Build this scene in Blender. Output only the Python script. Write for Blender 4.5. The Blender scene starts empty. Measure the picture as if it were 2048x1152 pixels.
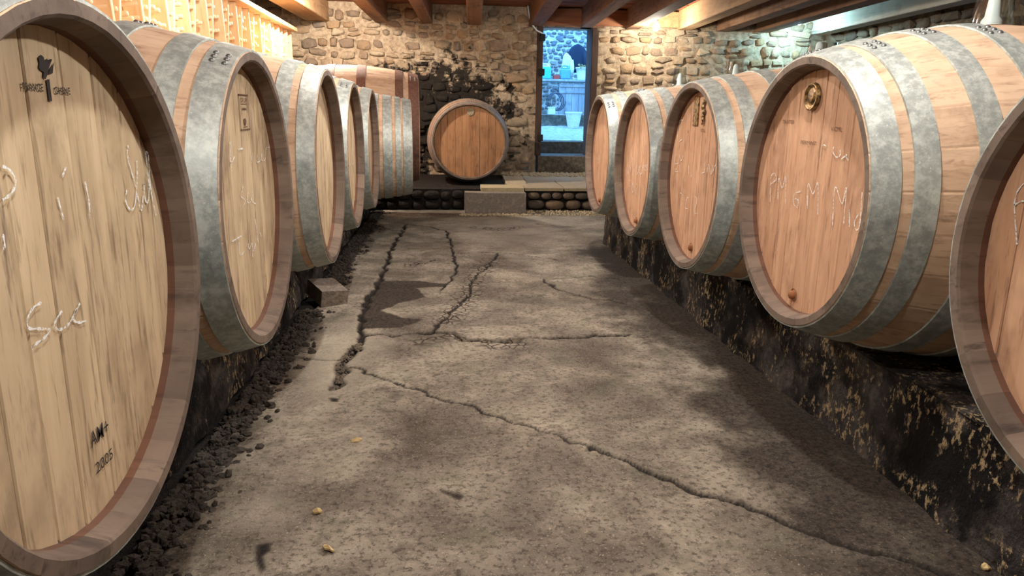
import bpy, bmesh, math, random
import numpy as np
from mathutils import Vector, Matrix

# ------------------------------------------------------------------ camera, world, exposure
S = 0.43            # metres per scene unit (one unit = the radius of a barrel head)
H = 2.62            # camera height above the cellar floor, in units
sc = bpy.context.scene
COL = sc.collection
PI = math.pi
F_PX, PITCH, YAW, ROLL = 1435.3, 0.2384, 0.0958, -0.0154
_cy, _sy, _cp, _sp, _cr, _sr = math.cos(YAW), math.sin(YAW), math.cos(PITCH), math.sin(PITCH), math.cos(ROLL), math.sin(ROLL)
_r0 = Vector((_cy, -_sy, 0)); _u0 = Vector((_sp*_sy, _sp*_cy, _cp)); FWD = Vector((_cp*_sy, _cp*_cy, -_sp))
RGT = _r0*_cr - _u0*_sr; UPV = _r0*_sr + _u0*_cr
cd = bpy.data.cameras.new('camera'); cam = bpy.data.objects.new('camera', cd); COL.objects.link(cam)
m = Matrix((RGT, UPV, -FWD)).transposed().to_4x4(); m.translation = Vector((0, 0, H*S)); cam.matrix_world = m
cd.sensor_width = 36; cd.lens = 36*F_PX/2048; cd.clip_start = 0.02; cd.clip_end = 200
sc.camera = cam
sc.view_settings.view_transform = 'Standard'; sc.view_settings.look = 'None'; sc.view_settings.gamma = 1.0
sc.view_settings.use_curve_mapping = False
sc.view_settings.exposure = 0.15
w = bpy.data.worlds.new('sky'); sc.world = w; w.use_nodes = True
bg = w.node_tree.nodes['Background']; bg.inputs[0].default_value = (0.14, 0.44, 1.0, 1); bg.inputs[1].default_value = 7.5

LAMPS = [  # x, y, z, watts, colour   (bare bulbs hung along both sides of the aisle)
    (-.35, 1.6, 2.6, 58, (1.0, .965, .915)),
    (-.35, 8.6, 2.65, 78, (1.0, .96, .90)),
    (-2.95, 19.7, 3.27, 250, (1.0, .92, .80)),
    (2.0, 4.2, 2.6, 70, (1.0, .965, .915)),
    (2.0, 11.6, 2.65, 80, (1.0, .96, .90)),
    (-3.4, 12.6, 2.7, 40, (1.0, .92, .80)),
    (11.55, 23.8, 3.1, 46, (.42, .82, 1.0)),
]
VISIBLE_LAMP = (6.74, 23.6, 2.77, 40, (1.0, .91, .76))

rng = random.Random(7)
nr = np.random.RandomState(11)

# ------------------------------------------------------------------ helpers
def loc(x, y, z): return (x*S, y*S, (z+H)*S)

def tag(o, label=None, cat=None, group=None, kind=None):
    if label: o['label'] = label
    if cat: o['category'] = cat
    if group: o['group'] = group
    if kind: o['kind'] = kind
    return o

def mesh(name, verts, faces, mats, smooth=False, mat_ids=None):
    me = bpy.data.meshes.new(name)
    me.from_pydata([(v[0]*S, v[1]*S, v[2]*S) for v in verts], [], faces)
    for mt in (mats if isinstance(mats, (list, tuple)) else [mats]): me.materials.append(mt)
    if mat_ids is not None: me.polygons.foreach_set('material_index', mat_ids)
    if smooth: me.polygons.foreach_set('use_smooth', [True]*len(me.polygons))
    me.update()
    return me

def link(name, me, parent=None, at=None, rot=None, scale=None):
    o = bpy.data.objects.new(name, me); COL.objects.link(o)
    if parent is not None: o.parent = parent
    if at is not None: o.location = at
    if rot is not None: o.rotation_euler = rot
    if scale is not None: o.scale = scale
    return o

def empty(name, at, rz=0.0):
    o = bpy.data.objects.new(name, None); COL.objects.link(o)
    o.location = at; o.rotation_euler = (0, 0, rz); o.empty_display_size = 0.1
    return o

def cbox(x0, x1, y0, y1, z0, z1, b=0.0):
    """a box with chamfered edges"""
    if b <= 0:
        v = [(x0,y0,z0),(x1,y0,z0),(x1,y1,z0),(x0,y1,z0),(x0,y0,z1),(x1,y0,z1),(x1,y1,z1),(x0,y1,z1)]
        return v, [(0,3,2,1),(4,5,6,7),(0,1,5,4),(1,2,6,5),(2,3,7,6),(3,0,4,7)]
    bm = bmesh.new()
    bmesh.ops.create_cube(bm, size=1)
    for v in bm.verts:
        v.co = ((x0+x1)/2+(x1-x0)*v.co.x, (y0+y1)/2+(y1-y0)*v.co.y, (z0+z1)/2+(z1-z0)*v.co.z)
    bmesh.ops.bevel(bm, geom=bm.edges[:], offset=b, segments=1, affect='EDGES')
    bm.verts.index_update()
    v = [tuple(q.co) for q in bm.verts]; f = [tuple(q.index for q in p.verts) for p in bm.faces]
    bm.free()
    return v, f

def join(*vf):
    V, F = [], []
    for v, f in vf:
        k = len(V); V += list(v); F += [tuple(i+k for i in p) for p in f]
    return V, F

def move(vf, d=(0,0,0), R=None):
    v, f = vf
    if R is not None: v = [tuple(R @ Vector(p)) for p in v]
    return [(p[0]+d[0], p[1]+d[1], p[2]+d[2]) for p in v], f

def lathe(profile, n=24, axis='z', split=False, cap=False):
    """profile: list of (radius, height)"""
    V, F = [], []
    def ring(r, h):
        k = len(V)
        for i in range(n):
            a = 2*PI*i/n; c, s = r*math.cos(a), r*math.sin(a)
            V.append((c, s, h) if axis == 'z' else (h, c, s) if axis == 'x' else (c, h, s))
        return k
    flip = axis == 'y'
    if split:
        for (r0, h0), (r1, h1) in zip(profile[:-1], profile[1:]):
            a, b = ring(r0, h0), ring(r1, h1)
            for i in range(n):
                j = (i+1) % n; q = (a+i, a+j, b+j, b+i); F.append(q[::-1] if flip else q)
    else:
        ks = [ring(r, h) for r, h in profile]
        for a, b in zip(ks[:-1], ks[1:]):
            for i in range(n):
                j = (i+1) % n; q = (a+i, a+j, b+j, b+i); F.append(q[::-1] if flip else q)
        if cap:
            F.append(tuple(range(ks[0], ks[0]+n))[::-1]); F.append(tuple(range(ks[-1], ks[-1]+n)))
    return V, F

def tube(pts, r, n=8, taper=None):
    V, F = [], []
    P = [Vector(p) for p in pts]
    for i, p in enumerate(P):
        t = (P[min(i+1, len(P)-1)]-P[max(i-1, 0)]).normalized()
        a = t.cross(Vector((0,0,1)))
        if a.length < 1e-3: a = t.cross(Vector((1,0,0)))
        a.normalize(); b = t.cross(a)
        rr = r if taper is None else r*taper[i]
        for k in range(n):
            q = p + a*rr*math.cos(2*PI*k/n) + b*rr*math.sin(2*PI*k/n); V.append(tuple(q))
    for i in range(len(P)-1):
        for k in range(n):
            j = (k+1) % n; F.append((i*n+k, i*n+j, (i+1)*n+j, (i+1)*n+k))
    F.append(tuple(range(n))[::-1]); F.append(tuple(range((len(P)-1)*n, len(P)*n)))
    return V, F

def vnoise(x, y, seed=0):
    """smooth value noise, numpy, lattice step 1"""
    xi, yi = np.floor(x).astype(np.int64), np.floor(y).astype(np.int64)
    fx, fy = x-xi, y-yi; fx = fx*fx*(3-2*fx); fy = fy*fy*(3-2*fy)
    def h(a, b):
        n = (a*374761393 + b*668265263 + seed*1442695041) & 0xffffffff
        n = ((n ^ (n >> 13))*1274126177) & 0xffffffff
        return ((n ^ (n >> 16)) & 0xffff)/65535.0
    return (h(xi,yi)*(1-fx)+h(xi+1,yi)*fx)*(1-fy) + (h(xi,yi+1)*(1-fx)+h(xi+1,yi+1)*fx)*fy

def fbm(x, y, seed=0, oct=4):
    s, a, t = 0, .5, 0
    for k in range(oct):
        s = s + a*vnoise(x*2**k, y*2**k, seed+k); t += a; a *= .5
    return s/t

def lump(seed, k=.62, sub=1, rough=.13):
    """a rounded stone filling a unit box"""
    r = random.Random(seed)
    bm = bmesh.new(); bmesh.ops.create_icosphere(bm, subdivisions=sub, radius=1)
    dirs = [(Vector((r.uniform(-1,1), r.uniform(-1,1), r.uniform(-1,1))).normalized(), r.uniform(-rough, rough)) for _ in range(9)]
    V = []
    for v in bm.verts:
        p = v.co.copy(); d = p.normalized()
        q = Vector([math.copysign(abs(c)**k, c) for c in p])
        q *= 1 + sum(w_*max(0, d.dot(n))**3 for n, w_ in dirs)
        V.append(q)
    F = [tuple(x.index for x in f.verts) for f in bm.faces]; bm.free()
    mx = [max(abs(p[i]) for p in V) for i in range(3)]
    return [(p[0]/mx[0]*.5, p[1]/mx[1]*.5, p[2]/mx[2]*.5) for p in V], F

# ------------------------------------------------------------------ material toolkit
def lin(c):
    f = lambda x: x/12.92 if x <= .04045 else ((x+.055)/1.055)**2.4
    return tuple(f(x/255.0) for x in c) + (1.0,)

class G:
    def __init__(s, name):
        s.mat = bpy.data.materials.new(name); s.mat.use_nodes = True
        s.nt = s.mat.node_tree; s.n = s.nt.nodes; s.b = s.n['Principled BSDF']
    def put(s, sock, v):
        if isinstance(v, bpy.types.NodeSocket): s.nt.links.new(v, sock)
        else: sock.default_value = v
    def node(s, t, ins=None, **props):
        n = s.n.new(t)
        for k, v in props.items(): setattr(n, k, v)
        for k, v in (ins or {}).items(): s.put(n.inputs[k], v)
        return n
    def obj(s): return s.node('ShaderNodeTexCoord').outputs['Object']
    def pos(s): return s.node('ShaderNodeNewGeometry').outputs['Position']
    def rand(s): return s.node('ShaderNodeObjectInfo').outputs['Random']
    def xyz(s, v):
        n = s.node('ShaderNodeSeparateXYZ', {0: v}); return n.outputs
    def map(s, v, scale=(1,1,1), off=None, rot=(0,0,0)):
        n = s.node('ShaderNodeMapping', {'Vector': v, 'Scale': scale, 'Rotation': rot})
        if off is not None: s.put(n.inputs['Location'], off)
        return n.outputs[0]
    def noise(s, v, scale, detail=4, rough=.55, dist=0.0):
        return s.node('ShaderNodeTexNoise', {'Vector': v, 'Scale': scale, 'Detail': detail, 'Roughness': rough, 'Distortion': dist}).outputs['Fac']
    def vor(s, v, scale, feature='F1', out='Distance'):
        return s.node('ShaderNodeTexVoronoi', {'Vector': v, 'Scale': scale}, feature=feature).outputs[out]
    def math(s, op, a, b=0.0, c=0.0, clamp=False):
        n = s.node('ShaderNodeMath', {0: a, 1: b, 2: c}, operation=op); n.use_clamp = clamp; return n.outputs[0]
    def ramp(s, f, stops):
        n = s.node('ShaderNodeValToRGB', {0: f}); e = n.color_ramp.elements
        while len(e) < len(stops): e.new(.5)
        for q, (p, c) in zip(e, stops):
            q.position = p; q.color = c if len(c) == 4 else lin(c)
        return n.outputs[0]
    def step(s, f, a, b):
        return s.node('ShaderNodeMapRange', {0: f, 1: a, 2: b, 3: 0.0, 4: 1.0}, clamp=True, interpolation_type='SMOOTHSTEP').outputs[0]
    def mix(s, f, a, b, blend='MIX'):
        n = s.node('ShaderNodeMix', data_type='RGBA', blend_type=blend)
        s.put(n.inputs[0], f); s.put(n.inputs[6], a); s.put(n.inputs[7], b); return n.outputs[2]
    def attr(s, name): return s.node('ShaderNodeAttribute', attribute_name=name).outputs['Fac']
    def bump(s, h, strength=.4, dist=.01, prev=None):
        n = s.node('ShaderNodeBump', {'Height': h, 'Strength': strength, 'Distance': dist})
        if prev is not None: s.put(n.inputs['Normal'], prev)
        return n.outputs[0]
    def done(s, col=None, rough=.7, metal=0.0, normal=None, spec=None):
        if col is not None: s.put(s.b.inputs['Base Color'], col)
        s.put(s.b.inputs['Roughness'], rough); s.put(s.b.inputs['Metallic'], metal)
        if normal is not None: s.put(s.b.inputs['Normal'], normal)
        if spec is not None: s.put(s.b.inputs['Specular IOR Level'], spec)
        return s.mat

def wood(name, base, dark, light, grain_axis='z', fine=55, streak=.5, var=.22, rough=.68, stain=None, st=.07):
    """oak-like wood, grain along one local axis, tone shifted per piece"""
    g = G(name); o = g.obj(); r = g.rand()
    off = g.node('ShaderNodeCombineXYZ', {0: g.math('MULTIPLY', r, 17.0), 1: g.math('MULTIPLY', r, 31.0), 2: g.math('MULTIPLY', r, 9.0)}).outputs[0]
    k = {'x': (st, 1, 1), 'y': (1, st, 1), 'z': (1, 1, st)}[grain_axis]
    v = g.map(o, k, off)
    n1 = g.noise(v, fine, 5, .6, .4); n2 = g.noise(v, fine*.18, 4, .6, .8)
    n3 = g.noise(g.map(o, (1,1,1), off), 4.5, 4, .6)
    col = g.mix(g.step(n2, .3, .7), lin(base), lin(light))
    col = g.mix(g.math('MULTIPLY', g.step(n1, .52, .74), streak), col, lin(dark))
    col = g.mix(g.math('MULTIPLY', g.step(n3, .5, .78), .45), col, lin(dark))
    tone = g.math('MULTIPLY_ADD', r, var, 1-var*.55)
    col = g.mix(1.0, col, g.node('ShaderNodeCombineXYZ', {0: tone, 1: tone, 2: tone}).outputs[0], 'MULTIPLY')
    if stain is not None:
        sp = g.noise(g.map(o, k, off), 26, 5, .75)
        col = g.mix(g.math('MULTIPLY', g.step(sp, .58, .72), .6), col, lin(stain))
        bl_ = g.noise(g.map(o, (1, 1, .55), off), 7, 5, .7)
        col = g.mix(g.math('MULTIPLY', g.step(bl_, .5, .74), .4), col, lin(stain))
    return g.done(col, rough, 0, g.bump(n1, .25, .004), .3)

M = {}
M['head_pale'] = wood('oak_head_pale', (184,162,130), (116,94,68), (208,186,152), 'z', 70, .75, .10, .8, (84,66,50), .11)
M['head_warm'] = wood('oak_head_warm', (188,146,114), (126,88,66), (210,168,134), 'z', 70, .7, .08, .8, (88,58,44), .11)
M['stave'] = wood('oak_stave', (186,156,128), (136,106,84), (206,178,150), 'x', 65, .6, .10, .75, (112,86,68), .10)
M['stave_dark'] = wood('oak_stave_old', (176,128,92), (110,76,56), (196,150,110), 'x', 55, .5, .2, .7)
M['head_old'] = wood('oak_head_old', (160,116,80), (92,60,42), (184,138,98), 'z', 60, .65, .14, .75, (60,40,30))
M['chime'] = wood('oak_chime', (100,86,75), (54,45,42), (124,108,94), 'x', 30, .6, .3, .8, (40,31,30))
M['croze'] = wood('oak_croze', (92,64,50), (54,38,32), (108,76,58), 'x', 30, .6, .2, .8)  # dark ring coloured in for the groove and its shadow beside the head
M['pine'] = wood('pine_rack', (226,186,140), (190,140,92), (238,206,164), 'z', 45, .4, .12, .6)
M['pine_y'] = wood('pine_board', (226,186,140), (190,140,92), (238,206,164), 'y', 45, .4, .12, .6)
M['peg'] = wood('pine_peg', (230,196,152), (196,152,106), (240,214,176), 'x', 40, .3, .12, .6)
M['joist'] = wood('joist_brown', (132,98,76), (70,48,40), (160,124,96), 'y', 35, .55, .3, .8, (46,32,30))
M['joist_pale'] = wood('joist_pale', (190,152,112), (124,92,64), (212,178,136), 'y', 35, .5, .12, .8)
M['joist_grey'] = wood('joist_grey', (196,190,172), (130,122,108), (216,212,196), 'y', 30, .5, .1, .8)
M['plank'] = wood('ceiling_plank', (150,96,70), (86,54,44), (172,116,84), 'x', 35, .5, .3, .8)
M['darkwood'] = wood('door_wood', (66,51,44), (34,26,24), (88,69,58), 'z', 35, .55, .2, .8)
M['grey_plank'] = wood('weathered_plank', (150,150,152), (92,92,98), (176,178,180), 'z', 35, .5, .25, .85)

def hoop_mat(name, a, b, c, metal=.55, rough=.52):
    g = G(name); o = g.obj(); r = g.rand()
    off = g.node('ShaderNodeCombineXYZ', {0: g.math('MULTIPLY', r, 13.0), 1: 0.0, 2: g.math('MULTIPLY', r, 7.0)}).outputs[0]
    v = g.map(o, (1,1,1), off)
    n1 = g.noise(v, 34, 6, .75); n2 = g.noise(v, 9, 5, .65); sp = g.noise(v, 95, 3, .6)
    col = g.mix(g.step(n1, .38, .66), lin(a), lin(b))
    col = g.mix(g.math('MULTIPLY', g.step(n2, .5, .72), .7), col, lin(c))
    col = g.mix(g.math('MULTIPLY', g.step(sp, .66, .74), .6), col, lin((214,220,214)))
    ro = g.math('MULTIPLY_ADD', n1, .3, rough-.12)
    return g.done(col, ro, metal, g.bump(n1, .12, .003))
M['zinc'] = hoop_mat('galvanised_steel', (148,156,152), (186,194,188), (116,124,124), .35, .5)
M['dull_hoop'] = hoop_mat('dull_steel', (118,106,96), (146,138,130), (84,72,64), .25, .5)
M['rust'] = hoop_mat('rusted_steel', (104,72,60), (128,92,76), (70,50,44), .15, .7)
M['rivet'] = G('rivet_steel').done(lin((120,122,120)), .45, .7)

def chalk():
    g = G('chalk'); n = g.noise(g.obj(), 160, 4, .7)
    m_ = g.done(lin((232,236,234)), .95)
    tr = g.node('ShaderNodeBsdfTransparent'); mx = g.node('ShaderNodeMixShader', {0: g.step(n, .34, .56)})
    g.nt.links.new(tr.outputs[0], mx.inputs[1]); g.nt.links.new(g.b.outputs[0], mx.inputs[2])
    g.nt.links.new(mx.outputs[0], g.n['Material Output'].inputs[0])
    return m_
M['chalk'] = chalk()
M['brand'] = G('burnt_brand').done(lin((44,36,34)), .9)
M['brand_faint'] = G('faint_brand').done(lin((104,72,50)), .9)

def brass():
    g = G('brass_plate'); n = g.noise(g.obj(), 60, 5, .7)
    return g.done(g.mix(g.step(n, .4, .62), lin((84,64,40)), lin((172,138,86))), .42, .6, g.bump(n, .5, .004))
M['brass'] = brass()
M['plug'] = wood('bung_wood', (120,74,44), (50,32,24), (150,96,58), 'x', 60, .6, .2, .7)

def glass():
    """thin clear glass: see-through with a sheen that grows towards the rim"""
    g = G('clear_glass'); g.done((.9, .97, .97, 1), .04, 0)
    g.b.inputs['Specular IOR Level'].default_value = 1.0
    gl = g.node('ShaderNodeBsdfGlossy', {'Color': (.92, .98, 1, 1), 'Roughness': .06})
    tr = g.node('ShaderNodeBsdfTransparent', {'Color': (.93, .97, .97, 1)})
    fr = g.node('ShaderNodeLayerWeight', {'Blend': .25})
    mx = g.node('ShaderNodeMixShader', {0: g.math('MULTIPLY_ADD', fr.outputs['Facing'], .55, .05, clamp=True)})
    g.nt.links.new(tr.outputs[0], mx.inputs[1]); g.nt.links.new(gl.outputs[0], mx.inputs[2]); g.nt.links.new(mx.outputs[0], g.n['Material Output'].inputs[0])
    return g.mat
M['glass'] = glass()
M['silicone'] = G('bung_silicone').done(lin((226,228,224)), .5)

def stone_mat(name, stops, mould=None, mortar=False, rough=.9):
    g = G(name); p = g.pos(); r = g.rand()
    n1 = g.noise(p, 16, 6, .65); n2 = g.noise(p, 60, 4, .7); n3 = g.noise(p, 3.2, 4, .6)
    if mortar: col = g.ramp(n1, [(.3, stops[0]), (.5, stops[1]), (.72, stops[2])])
    else:
        t = g.math('ADD', g.math('MULTIPLY', r, .7), g.math('MULTIPLY', n1, .3))
        k = len(stops)-1
        col = g.ramp(t, [(.12+.76*i/k, c) for i, c in enumerate(stops)])
    col = g.mix(g.math('MULTIPLY', g.step(n2, .5, .72), .4), col, lin((70,58,48)))
    if mould is not None:
        x, y, z = g.xyz(p)[:3]
        xc, zc, a, b = mould
        dx = g.math('DIVIDE', g.math('SUBTRACT', x, xc*S), a*S); dz = g.math('DIVIDE', g.math('SUBTRACT', z, (zc+H)*S), b*S)
        e = g.math('SQRT', g.math('ADD', g.math('MULTIPLY', dx, dx), g.math('MULTIPLY', dz, dz)))
        f = g.math('ADD', g.math('SUBTRACT', 1.0, e), g.math('MULTIPLY', g.math('SUBTRACT', g.noise(p, 5.5, 6, .7), .5), 2.6))
        col = g.mix(g.math('MULTIPLY', g.step(f, .0, .32), .96), col, lin((20,18,17)))
    return g.done(col, rough, 0, g.bump(n2, 1.0, .008, g.bump(n1, .8, .025)), .25)
CREAM = [(126,112,98), (174,154,128), (204,184,156), (146,128,112), (176,148,114), (134,122,112)]
MOULD = (-.1, -.1, 2.8, 2.0)
M['stone'] = stone_mat('wall_stone', CREAM, MOULD)
M['mortar'] = stone_mat('wall_mortar', [(138,120,102), (184,164,138), (212,194,168)], MOULD, True)
M['stone_dim'] = stone_mat('side_wall_stone', [(120,108,92), (150,134,112), (104,94,84), (134,116,96)])
M['mortar_dim'] = stone_mat('side_wall_mortar', [(110,98,84), (146,130,108), (168,150,124)], None, True)
M['stone_out'] = stone_mat('outside_stone', [(104,106,112), (140,140,138), (120,118,118), (156,152,146), (96,100,110)])
M['mortar_out'] = stone_mat('outside_mortar', [(206,204,196), (226,224,216), (236,234,228)], None, True)
M['cobble'] = stone_mat('cobble', [(92,78,62), (124,104,80), (80,74,66), (108,92,74)])
M['slab'] = stone_mat('slab_stone', [(176,160,130), (194,178,146), (160,146,120), (184,170,136)])
M['block'] = stone_mat('block_concrete', [(148,138,126), (130,120,110), (168,156,140)], None, True)
M['dark_ledge'] = stone_mat('dark_ledge', [(16,15,14), (28,25,22), (46,40,34)], None, True)  # mould on the ledge, with its shade worked into the near-black colour
M['step_stone'] = stone_mat('step_stone', [(72,66,58), (100,92,80), (134,124,108)], None, True)
M['ground_out'] = stone_mat('outside_ground', [(150,150,146), (184,182,176), (206,204,198)], None, True)
M['gravel'] = stone_mat('gravel', [(54,50,46), (88,81,72), (142,130,110), (40,38,36), (104,96,86)])

def plinth_mat():
    g = G('mouldy_concrete'); p = g.pos()
    n1 = g.noise(p, 3.0, 6, .68); n2 = g.noise(g.map(p, (1,1,.6)), 52, 5, .72); n3 = g.noise(p, 9, 5, .65); n4 = g.noise(p, 90, 3, .6)
    col = g.ramp(n3, [(.3, (34,31,32)), (.52, (66,61,59)), (.72, (108,99,90))])
    col = g.mix(g.math('MULTIPLY', g.step(n1, .42, .56), .95), col, lin((12,11,12)))  # black mould, deepened to carry the shadows below the barrels
    fleck = g.math('MULTIPLY', g.step(n2, .52, .60), g.step(g.noise(p, 5.5, 5, .65), .48, .58))
    col = g.mix(g.math('MULTIPLY', fleck, .9), col, lin((176,154,118)))
    return g.done(col, .95, 0, g.bump(n4, .7, .005, g.bump(n2, 1.0, .014)), .2)
M['plinth'] = plinth_mat()

def floor_mat():
    g = G('cellar_concrete'); p = g.pos()
    n1 = g.noise(p, 2.3, 6, .62, .4); n2 = g.noise(p, 11, 7, .72); n3 = g.noise(p, 48, 5, .78); n4 = g.noise(p, 130, 4, .75)
    col = g.ramp(n1, [(.3, (84,77,68)), (.48, (126,118,105)), (.66, (170,161,144))])
    col = g.mix(g.math('MULTIPLY', g.step(n2, .46, .70), .7), col, lin((80,72,62)))
    col = g.mix(g.math('MULTIPLY', g.step(n3, .49, .62), .72), col, lin((56,50,42)))
    col = g.mix(g.math('MULTIPLY', g.step(n4, .58, .68), .7), col, lin((196,184,160)))
    gn = g.math('MULTIPLY', g.step(g.noise(p, 4.5, 4, .6), .52, .66), .3); col = g.mix(gn, col, lin((92,96,74)))
    pale = g.attr('pale'); col = g.mix(g.math('MULTIPLY', pale, .8), col, g.mix(.5, col, lin((216,206,184))))
    sa = g.attr('stain'); st = g.math('MULTIPLY', g.step(g.math('ADD', sa, g.math('MULTIPLY', g.math('SUBTRACT', n2, .5), .7)), .12, .85), .95)  # mask holds real stains and the shade painted beside the plinths
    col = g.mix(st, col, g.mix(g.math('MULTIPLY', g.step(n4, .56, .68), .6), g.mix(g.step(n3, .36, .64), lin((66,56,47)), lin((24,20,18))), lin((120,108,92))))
    ck = g.vor(g.map(p, (1,1,1)), 17, 'DISTANCE_TO_EDGE')
    cz = g.math('MULTIPLY', g.attr('crackle'), g.math('SUBTRACT', 1.0, g.step(ck, .02, .09)))
    col = g.mix(cz, col, lin((52,42,34)))
    cr = g.attr('crack'); col = g.mix(cr, col, g.mix(g.step(n3, .4, .6), lin((16,13,11)), lin((44,37,30))))
    h = g.math('SUBTRACT', n3, g.math('MULTIPLY', cz, .8))
    return g.done(col, .86, 0, g.bump(n4, .5, .003, g.bump(h, .6, .008, g.bump(n2, .35, .02))), .3)
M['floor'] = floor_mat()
def plain(name, c, rough=.6, metal=0., n=0., ns=30):
    g = G(name)
    k = g.noise(g.obj(), ns, 4, .6)
    col = g.mix(g.math('MULTIPLY', g.step(k, .4, .7), .3), lin(c), lin(tuple(x*.7 for x in c)))
    return g.done(col, rough, metal, g.bump(k, n, .006) if n else None)
M['limewash'] = plain('limewash', (196,182,156), .95, 0, .5, 12)
M['back_plaster'] = plain('plain_wall', (128,112,92), .95, 0, .5, 9)
M['tar'] = plain('tar', (22,21,20), .5)
M['leaf'] = plain('dry_leaf', (206,180,128), .8, 0, .3, 80)
M['iron'] = plain('black_iron', (40,38,38), .55, .6)
M['cable'] = plain('white_cable', (206,214,222), .5)
M['teal'] = plain('teal_plastic', (70,190,180), .45)
M['white_plastic'] = plain('white_plastic', (232,236,236), .45)
M['blue_plastic'] = plain('blue_plastic', (96,160,190), .45)
M['red_box'] = plain('red_carton', (190,70,56), .7)
M['navy'] = plain('navy_cloth', (30,40,58), .95, 0, .4, 60)
M['cream_cloth'] = plain('cream_cloth', (226,230,214), .95, 0, .4, 40)
M['hose'] = plain('dark_hose', (66,72,84), .5)
M['plant'] = plain('dry_plant', (150,140,88), .8)
M['fixture'] = plain('lamp_holder', (222,222,216), .4)
def bulb_mat(c, e):
    g = G('bulb'); g.b.inputs['Emission Color'].default_value = (*c, 1); g.b.inputs['Emission Strength'].default_value = e
    return g.done((1,1,1,1), .3)

# ------------------------------------------------------------------ the shell of the cellar
WY = 25.0                      # back wall
DX0, DX1, DZ1, SILL = 3.15, 5.06, 2.86, -1.39
XL, XR, YF, ZC, ZF = -6.2, 13.6, -4.5, 3.42, -2.62
BEAMZ = 2.81

def relief(name, s0, s1, t0, t1, place, step=.1, amp=.07, seed=0, mat='mortar', parent=None):
    ns, nt_ = max(2, int((s1-s0)/step)), max(2, int((t1-t0)/step))
    s = np.linspace(s0, s1, ns+1); t = np.linspace(t0, t1, nt_+1); a, b = np.meshgrid(s, t)
    d = (fbm(a*1.7+50, b*1.7+50, seed)-.5)*2*amp + (fbm(a*5+9, b*5+3, seed+9, 2)-.5)*amp
    V = [place(x, y, z) for x, y, z in zip(a.ravel(), b.ravel(), d.ravel())]
    F = [(j*(ns+1)+i, j*(ns+1)+i+1, (j+1)*(ns+1)+i+1, (j+1)*(ns+1)+i) for j in range(nt_) for i in range(ns)]
    return V, F

def rubble(seed, n=15):
    """an angular field stone: convex hull of points on a rounded box, filling a unit box"""
    r_ = random.Random(seed); bm = bmesh.new()
    for _ in range(n):
        p = Vector((r_.gauss(0,1), r_.gauss(0,1), r_.gauss(0,1))).normalized(); k_ = r_.uniform(.35, .6)
        bm.verts.new([math.copysign(abs(c)**k_, c)*r_.uniform(.85, 1) for c in p])
    h_ = bmesh.ops.convex_hull(bm, input=bm.verts[:]); bmesh.ops.delete(bm, geom=[g for g in h_['geom_interior'] if isinstance(g, bmesh.types.BMVert)], context='VERTS')
    bmesh.ops.bevel(bm, geom=bm.edges[:], offset=.05, segments=1, affect='EDGES') if n < 12 else None
    bm.verts.index_update(); bm.faces.ensure_lookup_table()
    V = [v.co.copy() for v in bm.verts]; F = [tuple(v.index for v in f.verts) for f in bm.faces]; bm.free()
    lo = [min(p[i] for p in V) for i in range(3)]; hi = [max(p[i] for p in V) for i in range(3)]
    return [tuple((p[i]-lo[i])/(hi[i]-lo[i])-.5 for i in range(3)) for p in V], F
def stone_lumps(mat):
    return [mesh('stone', *q, M[mat], i % 3 > 0) for i, q in enumerate(LUMP_RAW)]
LUMP_RAW = [rubble(100+i, 17+i % 6) if i % 3 == 0 else lump(100+i, .5+.06*(i % 4), 1, .3) for i in range(21)]

def lay_stones(s0, s1, t0, t1, hr, wr, seed, skip):
    """rough courses of rubble: list of (s, t, w, h, tilt)"""
    r = random.Random(seed); out = []; t = t0
    while t < t1:
        h = r.uniform(*hr); s = s0 - r.uniform(0, .3)
        while s < s1:
            w_ = r.uniform(*wr)*(1.35 if r.random() < .15 else 1)
            hh = h*r.uniform(.62, 1.02); cs = s+w_/2; ct = t+h/2+r.uniform(-.05, .05)
            if r.random() < .14 and w_ > .42:      # two small stones above each other
                for q in (-1, 1): out.append((cs, ct+q*h*.25, w_*.8, h*.45, r.uniform(-.1, .1)))
            elif r.random() > .05: out.append((cs, ct, w_*.95, hh, r.uniform(-.14, .14)))
            s += w_ + r.uniform(0, .035)
        t += h*.97
    return [q for q in out if not skip(*q[:4])]

def set_stones(parent, lst, put, mat, depth=.22, proud=.0, limit=300, key=None, seed=3):
    r = random.Random(seed)
    me = stone_lumps(mat)
    lst = sorted(lst, key=key) if key else lst
    for (s, t, w_, h, tl) in lst[:limit]:
        p, rz, ax = put(s, t, -proud+r.uniform(-.04, .05))
        o = link('stone', r.choice(me), parent, loc(*p) if parent is None else (p[0]*S, p[1]*S, (p[2]+H)*S))
        o.rotation_mode = 'YXZ' ; o.rotation_euler = (0, tl, rz); o.scale = (w_, depth*r.uniform(.8, 1.2), h)
    if len(lst) > limit:
        V, F = [], []
        for (s, t, w_, h, tl) in lst[limit:]:
            p, rz, ax = put(s, t, -proud+r.uniform(-.04, .05)); v, f = r.choice(LUMP_RAW); k = len(V)
            R = Matrix.Rotation(rz, 3, 'Z') @ Matrix.Rotation(tl, 3, 'Y')
            V += [tuple(R @ Vector((a*w_, b*depth, c*h)) + Vector((p[0], p[1], p[2]+H))) for a, b, c in v]
            F += [tuple(i+k for i in q) for q in f]
        o = link('stones', mesh('stones', V, F, M[mat], True), parent); o['kind'] = 'stuff'

def structure(name, vf, mat, smooth=False):
    o = link(name, mesh(name, [(x, y, z+H) for x, y, z in vf[0]], vf[1], mat, smooth)); o['kind'] = 'structure'
    return o

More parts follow.
